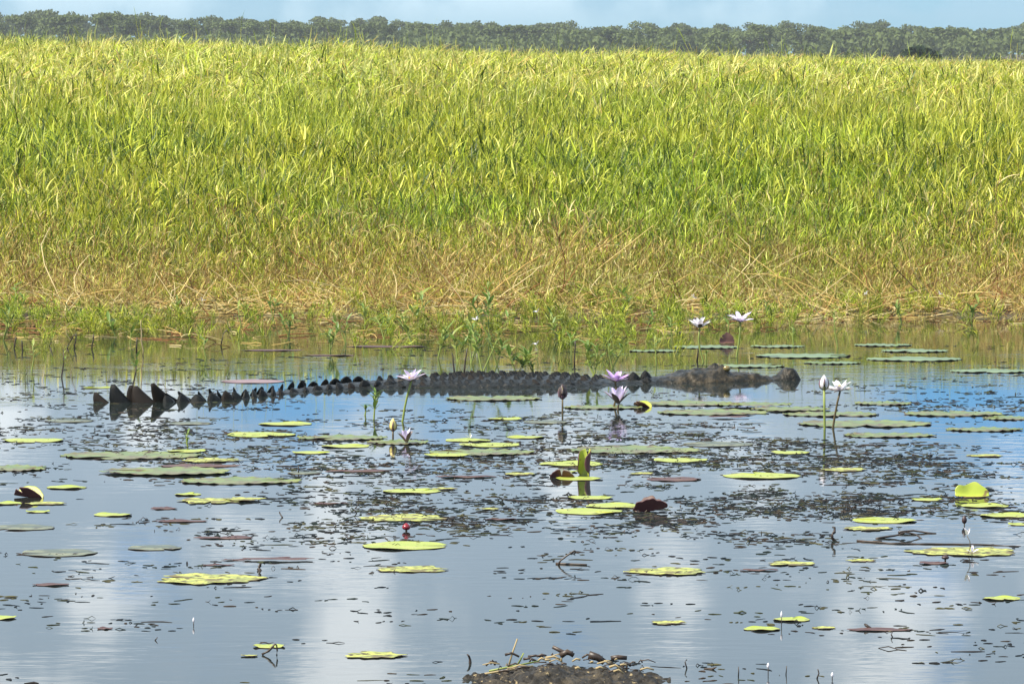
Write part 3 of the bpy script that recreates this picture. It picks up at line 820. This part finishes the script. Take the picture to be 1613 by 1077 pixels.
flower(967, 640, 969, 602, 47, 'purple', (.35, .75), 'wide open purple water lily above a half open one', (-.18, .06), stem_mat='stem_b', stamens=False, seed=3, npet=15)
flower(973, 645, 974, 637, 60, 'lilac', (.82, 1.2), 'half open purple water lily standing on a green pad', (0, .05), stem_mat='stem_b', stamens=False, npet=10, seed=4)
flower(1108, 570, 1102, 517, 42, 'white', (.5, 1.0), 'white lilac water lily on a pale curved stem behind the crocodile\'s head', (0, 0), seed=5, stamens=False)
flower(1160, 563, 1166, 507, 42, 'lilac', (.35, .85), "lilac water lily behind the crocodile's head beside the margin", (.18, .05), seed=6, stamens=False)
flower(1312, 674, 1323, 616, 43, 'white', (.3, .8), 'open white water lily with yellow centre on a tall stem', (.2, 0), stem_mat='stem_b', seed=7, npet=11)
flower(1524, 873, 1523, 843, 25, 'white', (.85, 1.2), 'tiny white flower on a thin stalk above a ragged pad', (0, 0), stem_mat='stem_b', stamens=False, npet=6, stem_r=.0014, seed=8, sepals=0, group='tiny white flowers')
flower(1531, 876, 1531, 870, 21, 'white', (.6, 1.2), 'tiny white flower sitting low on a ragged pad', (.4, 0), stem_mat='stem_b', stamens=False, npet=6, stem_r=.0014, seed=9, sepals=0, group='tiny white flowers')
flower(742, 692, 741, 690, 16, 'white', (.7, 1.2), 'tiny white flower beside yellow green pads in mid pond', (.3, .3), stamens=False, npet=4, stem_r=.0014, seed=10, sepals=0, group='tiny white flowers')
for i, (x, yb, yt) in enumerate(((750, 530, 504), (846, 520, 492), (845, 565, 543), (1365, 492, 464), (1480, 492, 464), (410, 468, 438), (130, 468, 441), (47, 480, 463), (1092, 492, 470), (318, 492, 474))):
    flower(x, yb, x, yt, 13, 'white', (.35, .9), 'tiny white flower poking up among the plants of the margin', (.5, 0), stem_mat='stem_g', stamens=False, npet=6, stem_r=.002, seed=20 + i, sepals=0, group='tiny white flowers in the margin')

def bud(xb, yb, xt, yt, wpx, hpx, matn, label, stem='stem_g', sr=.004, sep=True, group=None):
    b0 = px(xb, yb); s = ppm(yb); top = Vector(((xt - xb) / s, 0, (yb - yt) / s))
    t = empty('flower_bud', b0)
    mb = MB(); mb.tube([(0, 0, -.06), (0, 0, 0), top * .5, top], [sr] * 4, 6); mb.build('stem', M[stem], t)
    W, H = wpx / s / 2, hpx / s
    mb = MB(); K = 9
    prof = [(math.sin(math.pi * (k / (K - 1)) ** .8) ** .75 * W + .0006) for k in range(K)]
    ang = Vector((top.x * .5, 0, max(top.z, .02))).normalized()
    mb.tube([top + ang * H * k / (K - 1) for k in range(K)], prof, 10)
    mb.build('bud', M[matn], t)
    if sep:
        for i in range(3):
            mb = MB(); a = i * 2.1 + .5
            pts = [top + ang * H * q + Vector((math.cos(a), math.sin(a), 0)) * (W * (math.sin(math.pi * q ** .8) ** .75) * 1.12 + .0012) for q in (.0, .2, .4, .6, .78)]
            mb.tube(pts, [W * .25, W * .42, W * .4, W * .25, .001], 4); mb.build('sepal', M['sepal'], t)
    tag(t, label, 'flower bud', group)
bud(619, 690, 619, 679, 10, 21, 'bud_y', 'yellow bud on a short brown stalk beside the pale lily', 'stem_b')
bud(1299, 676, 1298, 614, 13, 24, 'petal_white', 'white bud with dark sepals on a tall stem beside an open flower', 'stem_g', .005)
bud(886, 652, 886, 628, 12, 24, 'bud_d', "dark closed bud on a stalk before the crocodile's back", 'stem_b')
bud(640, 836, 640, 835, 13, 12, 'bud_r', 'glossy dark red bud just breaking the water', 'stem_b', sep=False)
bud(1519, 828, 1519, 825, 8, 14, 'bud_d', 'small dark bud above the tiny white flowers', 'stem_b', .002, False)
bud(1489, 884, 1489, 881, 12, 8, 'bud_d', 'dark maroon bud at the rim of a ragged pad', 'stem_b', .003, False)
bud(1231, 985, 1231, 972, 3, 10, 'petal_white', 'thin dark stalk with a white tip beside a yellow pad', 'twig', .0012, False, 'white tipped stalks')
bud(1210, 1062, 1210, 1052, 4, 9, 'petal_white', 'thin white tipped stalk between the mud islet and scattered weed', 'twig', .0012, False, 'white tipped stalks')
bud(305, 985, 305, 980, 3, 8, 'petal_white', 'thin white tipped stalk alone on open grey water', 'twig', .0012, False, 'white tipped stalks')
bud(1311, 1070, 1311, 1066, 4, 8, 'petal_white', 'stubby white tipped stalk among weed specks', 'twig', .0012, False, 'white tipped stalks')

# ------------------------------------------------------------------ emergent plants
def leaf_mesh(matr, w, droop):
    mb = MB(); vs_, fs_ = [], []; K = 6
    for k in range(K):
        t = k / (K - 1); ww = w * math.sin(math.pi * (t * .9 + .08)) ** .8 * .5
        z = -droop * t * t
        for u in (-1, 0, 1): vs_.append((t, u * ww, z + abs(u) * ww * .35))
    for k in range(K - 1):
        for i in range(2): fs_.append((k * 3 + i, k * 3 + i + 1, k * 3 + 4 + i, k * 3 + 3 + i))
    mb.add(vs_, fs_); return mb.mesh('leaf', matr)
LEAF = [leaf_mesh(M['leaf'], .27, .15), leaf_mesh(M['leaf'], .22, .4), leaf_mesh(M['leaf_y'], .26, .25), leaf_mesh(M['leaf_y'], .2, .5)]
def plant(xb, yb, hpx, lpx, nl, label, yellow=.4, lean=0.0, bare=.3, spread=.7, seed=0, group='leafy shoots standing in the shallows', stem='stem_g', branches=1):
    r = random.Random(seed + int(xb * 3 + yb)); b0 = px(xb, yb); s = ppm(yb)
    b0.z = max(0, ground(b0.x, b0.y) if b0.y > 29 else 0)
    t = empty('water_plant', b0); H = hpx / s; L = lpx / s * .95
    for bI in range(branches):
        la = lean + (r.uniform(-.5, .5) if branches > 1 else r.uniform(-.1, .1)); dl = r.uniform(-.3, .3) * (branches > 1)
        hh = H * (1 if bI == 0 else r.uniform(.55, .95))
        p1 = Vector((math.sin(la) * hh * .5 + r.uniform(-.01, .01), dl * hh * .5, hh * .5)); p2 = Vector((math.sin(la) * hh, dl * hh, hh * math.cos(la)))
        mb = MB(); mb.tube([(0, 0, -.06), p1 * .1, p1, p2], [.004, .004, .0032, .002], 5); mb.build('stem', M[stem], t)
        for i in range(nl):
            q = bare + (1 - bare) * (i + r.random() * .7) / nl
            q = min(1, q)
            p = p1 * .1 + (p1 - p1 * .1) * q * 2 if q < .5 else p1.lerp(p2, q * 2 - 1)
            az = i * 2.4 + r.uniform(-.5, .5); el = r.uniform(.35, 1.1) + .35 * q * (1 - spread)
            me = LEAF[2 + r.randrange(2)] if r.random() < yellow else LEAF[r.randrange(2)]
            ln = L * r.uniform(.7, 1.15)
            o = place('leaf', me, t)
            o.matrix_local = Matrix.Translation(p) @ Matrix.Rotation(az, 4, 'Z') @ Matrix.Rotation(-el, 4, 'Y') @ Matrix.Rotation(r.uniform(-.4, .4), 4, 'X') @ Matrix.Diagonal((ln, ln, ln, 1))
    tag(t, label, 'water plant', group)
PT = 'upright leafy green shoot'
plant(589, 660, 42, 22, 15, 'dense dark green shoot standing in water before the crocodile', .3, bare=.25, spread=.3)
plant(575, 654, 14, 13, 6, 'small low sprout beside the dense dark green shoot', .2)
plant(296, 704, 22, 12, 12, 'tiny bristly green sprig standing in open water', .1, spread=.2, bare=.1)
plant(209, 608, 46, 18, 6, "pale sprig leaning over the crocodile's tail fins", .6, lean=.05, bare=.45, stem='twig')
plant(50, 584, 42, 17, 8, 'slim green shoot with a drooping leafy top over dark stem', .5, bare=.45)
plant(97, 594, 45, 14, 9, 'wispy dark stemmed shoot beside the slim green shoot', .3, lean=.1, bare=.3, stem='twig')
plant(325, 565, 32, 15, 7, 'low green sprout over brown floating leaves near the margin', .3)
for i, (x, yb, h, ln, nl, br) in enumerate(((25, 500, 48, 20, 9, 2), (105, 515, 30, 18, 8, 1), (182, 530, 28, 24, 7, 2), (205, 540, 26, 22, 6, 1), (455, 530, 30, 20, 7, 2), (520, 555, 42, 22, 9, 2), (545, 540, 40, 20, 9, 2), (575, 520, 40, 20, 8, 1),
        (605, 535, 50, 20, 9, 2), (650, 545, 52, 20, 9, 2), (690, 565, 50, 22, 9, 2), (720, 570, 58, 24, 9, 2), (742, 572, 66, 24, 10, 2), (760, 588, 105, 22, 16, 2), (783, 575, 46, 22, 9, 2), (815, 592, 44, 24, 11, 3), (841, 590, 42, 20, 10, 2),
        (880, 535, 48, 20, 9, 2), (900, 560, 30, 18, 7, 1), (936, 592, 56, 22, 11, 3), (965, 580, 44, 20, 9, 2), (1034, 574, 46, 16, 8, 1), (1147, 528, 42, 16, 9, 1), (1250, 545, 34, 14, 9, 1), (1320, 548, 62, 18, 10, 1), (1018, 520, 26, 18, 7, 2), (1058, 530, 26, 16, 7, 1),
        (1112, 566, 14, 12, 5, 1), (670, 520, 60, 22, 9, 2), (770, 530, 80, 24, 12, 2), (380, 512, 30, 18, 7, 1), (280, 505, 34, 18, 7, 1), (985, 500, 40, 20, 8, 2), (1420, 508, 30, 18, 7, 2), (1530, 505, 32, 18, 7, 2), (1210, 505, 30, 18, 7, 1), (5, 535, 50, 20, 8, 2), (430, 500, 36, 18, 8, 2))):
    plant(x, yb, h, ln, nl, uniq(('branching ' if br > 1 else 'single stemmed ') + 'green margin plant', x, yb), .45, lean=rng.uniform(-.15, .15), bare=.3, branches=br, seed=i)
# ------------------------------------------------------------------ sticks
def stick(pts, rad, label, matn='twig', name='stick', group='sticks poking out of the water'):
    """pts: photo points (x, y) plus height in photo pixels above the water row y"""
    x0, y0 = pts[0][0], pts[0][1]; s = ppm(y0); b0 = px(x0, y0)
    t = [Vector(((x - x0) / s, ((px(x, y).y - b0.y) if y != y0 else 0), h / s)) for x, y, h in pts]
    t2 = []
    for i in range(len(t) - 1):
        nn = max(2, int((t[i + 1] - t[i]).length / .025))
        for k in range(nn):
            q = t[i].lerp(t[i + 1], k / nn); t2.append(q + Vector((fbm(q.x * 30, q.z * 30, x0) * rad * 1.2, fbm(q.x * 9, q.z * 9, y0) * rad * 4, fbm(q.x * 25, q.z * 25, x0 + 5) * rad * .7)))
    t2.append(t[-1])
    mb = MB(); rr = [rad * (1 - .5 * i / len(t2)) * (1 + .35 * fbm(i * .6, x0, y0)) for i in range(len(t2))]
    mb.tube(t2, rr, 6); o = mb.build(name, M[matn], None, True, b0)
    tag(o, label, 'stick', group)
stick([(878, 889, -2), (884, 889, 6), (893, 889, 14), (901, 889, 20), (905, 889, 22), (907, 889, 20), (905, 889, 17)], .0035, 'thin hooked twig rising aslant from the water')
stick([(876, 888, 1), (900, 889, 1), (924, 890, 1)], .004, 'flat floating reed at the foot of the hooked twig')
stick([(1316, 852, -2), (1312, 852, 4), (1311, 852, 10), (1315, 852, 15), (1314, 852, 21), (1311, 852, 22)], .006, 'crooked dark stick standing in the water')
stick([(410, 898, -3), (408, 898, 3), (411, 898, 8), (410, 898, 11)], .007, 'short dark stub standing by a ragged yellow pad')
stick([(413, 1031, 1), (424, 1031, 6), (434, 1031, 18), (437, 1031, 16), (436, 1031, 0)], .0035, 'bent brown twig forming a triangle with the water')
stick([(740, 1043, -2), (741, 1043, 4), (738, 1043, 10), (736, 1043, 13)], .004, 'short curved stick beside the mud islet')
stick([(562, 808, 0), (558, 808, 5), (561, 808, 10), (565, 808, 16)], .0025, 'tiny forked twig by a ragged pad')
stick([(445, 815, 0), (441, 814, 6), (440, 814, 9)], .003, 'tiny dark thorn like twig on open water')
stick([(470, 745, -1), (470, 745, 12)], .0028, 'straight thin dark twig beside a dull pad')
stick([(1380, 848, 0), (1410, 846, 4), (1428, 846, 8), (1445, 846, 5), (1452, 848, 0)], .004, 'low arched forked twig over dark weed', group='sticks poking out of the water')
stick([(1415, 840, 2), (1440, 839, 3), (1475, 840, 0)], .0045, 'dark glistening floating branch beside the arched twig')
stick([(1350, 852, 1), (1400, 856, 1), (1470, 857, 1), (1540, 858, 1), (1600, 860, 0)], .0032, 'long dark submerged branch under the tiny white flowers')
stick([(1466, 722, 0), (1464, 722, 6), (1467, 722, 10)], .0018, 'thin wiry twig on the blue open water')
stick([(244, 1008, 0), (248, 1008, 5)], .002, 'tiny twig tip on the grey open water')
stick([(1372, 990, 0), (1364, 990, 7), (1362, 990, 8)], .005, 'dark broken snag over floating brown leaves')
stick([(1406, 1003, 0), (1404, 1003, 5), (1406, 1003, 9)], .002, 'small twig beside the dark broken snag')
stick([(1082, 1052, 0), (1080, 1052, 10), (1082, 1052, 14)], .002, 'thin twig among weed beside the mud islet')
stick([(1163, 1065, 0), (1163, 1065, 16)], .0016, 'thin upright stem among floating weed specks')
stick([(1238, 1062, 0), (1239, 1062, 14)], .0016, 'thin upright stem standing in grey water')
stick([(1287, 1068, 0), (1290, 1068, 8), (1288, 1068, 15)], .0022, 'kinked dark stem among floating weed')
stick([(225, 560, 0), (222, 560, 55), (232, 560, 66), (240, 560, 60)], .004, 'pale hooked straw arching out of the margin', 'twig_t')
stick([(348, 545, 0), (352, 545, 20), (362, 545, 30), (370, 545, 8)], .0035, 'dark looped stem beyond the crocodile\'s tail')
for i, (x, y, h, dx) in enumerate(((22, 548, 18, 3), (36, 552, 16, -2), (77, 545, 16, 6), (105, 548, 22, 12), (118, 548, 24, 2), (145, 548, 22, 2), (215, 553, 22, 1), (730, 588, 40, 6), (716, 586, 30, -4), (905, 575, 38, 1), (1098, 568, 30, 3))):
    stick([(x, y, -2), (x + dx * .5, y, h * .5), (x + dx, y, h)], .0045, uniq('dark dead stem standing in the shallows', x, y), group='dead stems in the shallows')

# ------------------------------------------------------------------ mud islet
ib = px(890, 1075); s = ppm(1075)
isl = empty('mud_islet', ib)
mb = MB(); vs_, fs_ = [], []
NXI, NYI = 90, 60
for j in range(NYI + 1):
    for i in range(NXI + 1):
        u, v = i / NXI * 2 - 1, j / NYI * 2 - 1
        X, Y = u * .27, v * .34
        rr = math.sqrt((u / (1 + .18 * fbm(v * 2, 1, 4))) ** 2 + v * v)
        base = .036 * max(-.8, 1 - rr ** 1.6) * (1 + .5 * fbm(X * 7, Y * 7, 9))
        z = base + .014 * fbm(X * 24, Y * 24, 2) + .007 * fbm(X * 70, Y * 70, 5) - .008
        vs_.append((X, Y, z))
for j in range(NYI):
    for i in range(NXI): fs_.append((j * (NXI + 1) + i, j * (NXI + 1) + i + 1, (j + 1) * (NXI + 1) + i + 1, (j + 1) * (NXI + 1) + i))
mb.add(vs_, fs_); mb.build('mound', M['mud'], isl)
def itwig(pts, rad, matn, nm='twig'):
    t = [Vector(((x - 890) / s, px(890, yb).y - ib.y, h / s)) for x, yb, h in pts]
    mb = MB(); mb.tube(t, [rad * (1 - .4 * i / len(t)) for i in range(len(t))], 6); mb.build(nm, M[matn], isl)
itwig([(905, 1050, 22), (890, 1050, 24), (872, 1050, 33)], .007, 'twig')
itwig([(884, 1052, 20), (896, 1052, 27), (906, 1052, 21)], .009, 'twig')
itwig([(930, 1056, 26), (944, 1056, 22), (955, 1056, 14)], .012, 'twig')
itwig([(966, 1052, 16), (978, 1052, 18), (992, 1052, 17)], .008, 'twig')
itwig([(795, 1052, 22), (806, 1052, 25), (818, 1052, 19)], .004, 'twig')
itwig([(800, 1052, 0), (806, 1052, 22), (815, 1052, 48)], .0028, 'twig_t', 'grass_stalk')
itwig([(812, 1052, 0), (820, 1052, 14), (825, 1052, 25)], .003, 'stem_g', 'grass_stalk')
itwig([(770, 1062, 6), (810, 1060, 12), (850, 1058, 18)], .003, 'stem_g', 'grass_stalk')
itwig([(745, 1068, 4), (790, 1066, 10), (840, 1064, 16)], .0035, 'twig_t', 'grass_stalk')
for i in range(60):
    x, yb = rng.uniform(770, 1020), rng.uniform(1050, 1074); h = 12 + 10 * (1 - abs(x - 895) / 130); a = rng.uniform(-14, 14)
    itwig([(x, yb, h), (x + a, yb, h + rng.uniform(0, 5)), (x + a * 2, yb, h - rng.uniform(0, 4))], rng.uniform(.0015, .004), rng.choice(('twig', 'twig_t', 'twig')))
tag(isl, 'small dark mud islet with twigs and pale grass stalks', 'mud islet')

# ------------------------------------------------------------------ floating weed fragments
mb = MB()
WC = [(.008, .011, .015), (.012, .012, .013), (.022, .016, .014), (.012, .02, .017), (.008, .014, .02), (.035, .04, .015), (.07, .065, .03), (.05, .035, .025)]
def dens(x, y):
    """how thickly weed lies at a photo position"""
    d = float(np.interp(y, [545, 600, 640, 700, 760, 830, 870, 920, 1000, 1077], [.08, .10, .33, .38, .38, .30, .10, .025, .014, .03]))
    d *= 1 + 1.3 * math.exp(-((x - 1250) / 260) ** 2 - ((y - 760) / 60) ** 2)
    d *= 1 - .8 * math.exp(-((x - 90) / 120) ** 2 - ((y - 760) / 90) ** 2)
    return d
cnt = 0
for _ in range(125000):
    x, y = rng.uniform(-120, 1730), 545 + 545 * rng.random()
    p = px(x, y)
    k = fbm(p.x * .8, p.y * .9, 1.5) * .42 + fbm(p.x * 3, p.y * 2.2, 6) * .40
    if rng.random() > dens(x, y) * max(0, .11 + k * 1.15): continue
    n = rng.randint(1, 6); cnt += 1
    a0 = rng.gauss(0, .5); c = jit(rng.choice(WC), rng, .3)
    for q in range(n):
        L = rng.uniform(.008, .040) * (2.4 if rng.random() < .10 else 1); w = rng.uniform(.0007, .0019) * (1.7 if rng.random() < .12 else 1); a = a0 * .7 + rng.gauss(0, .45)
        o = p + Vector((rng.gauss(0, .045), rng.gauss(0, .04), .0004))
        pts = [o.copy()]
        for i in range(3):
            a += rng.gauss(0, .35)
            o = o + Vector((math.cos(a), math.sin(a), 0)) * L / 3
            pts.append(o + Vector((0, 0, rng.uniform(0, .0007) if rng.random() < .95 else rng.uniform(.002, .008))))
        mb.tube(pts, [w * .7, w, w * rng.uniform(.7, 1.5), w * .4], 3, c, cap=False)
tag(mb.build('floating_weed', M['weed'], smooth=False), 'dark specks and streaks of waterweed scattered over the pond surface', 'waterweed', kind='stuff')
print('weed', cnt)

# ------------------------------------------------------------------ haze
hm = bpy.data.materials.new('haze_air'); hm.use_nodes = True
hn, hl = hm.node_tree.nodes, hm.node_tree.links
hn.remove(hn["Principled BSDF"])
pv = hn.new("ShaderNodeVolumePrincipled")
pv.inputs["Color"].default_value = (.86, .92, 1.0, 1)
pv.inputs["Density"].default_value = .00022
pv.inputs["Anisotropy"].default_value = .2
hl.new(pv.outputs[0], hn["Material Output"].inputs["Volume"])
mb = MB()
X, Y0, Y1, Z0, Z1 = 1700, -700, 1700, -2.2, 14
mb.add([(-X, Y0, Z0), (X, Y0, Z0), (X, Y1, Z0), (-X, Y1, Z0), (-X, Y0, Z1), (X, Y0, Z1), (X, Y1, Z1), (-X, Y1, Z1)],
       [(3, 2, 1, 0), (4, 5, 6, 7), (0, 1, 5, 4), (1, 2, 6, 5), (2, 3, 7, 6), (3, 0, 4, 7)])
tag(mb.build('haze', hm, smooth=False), 'thin pale blue air over the floodplain', kind='stuff')
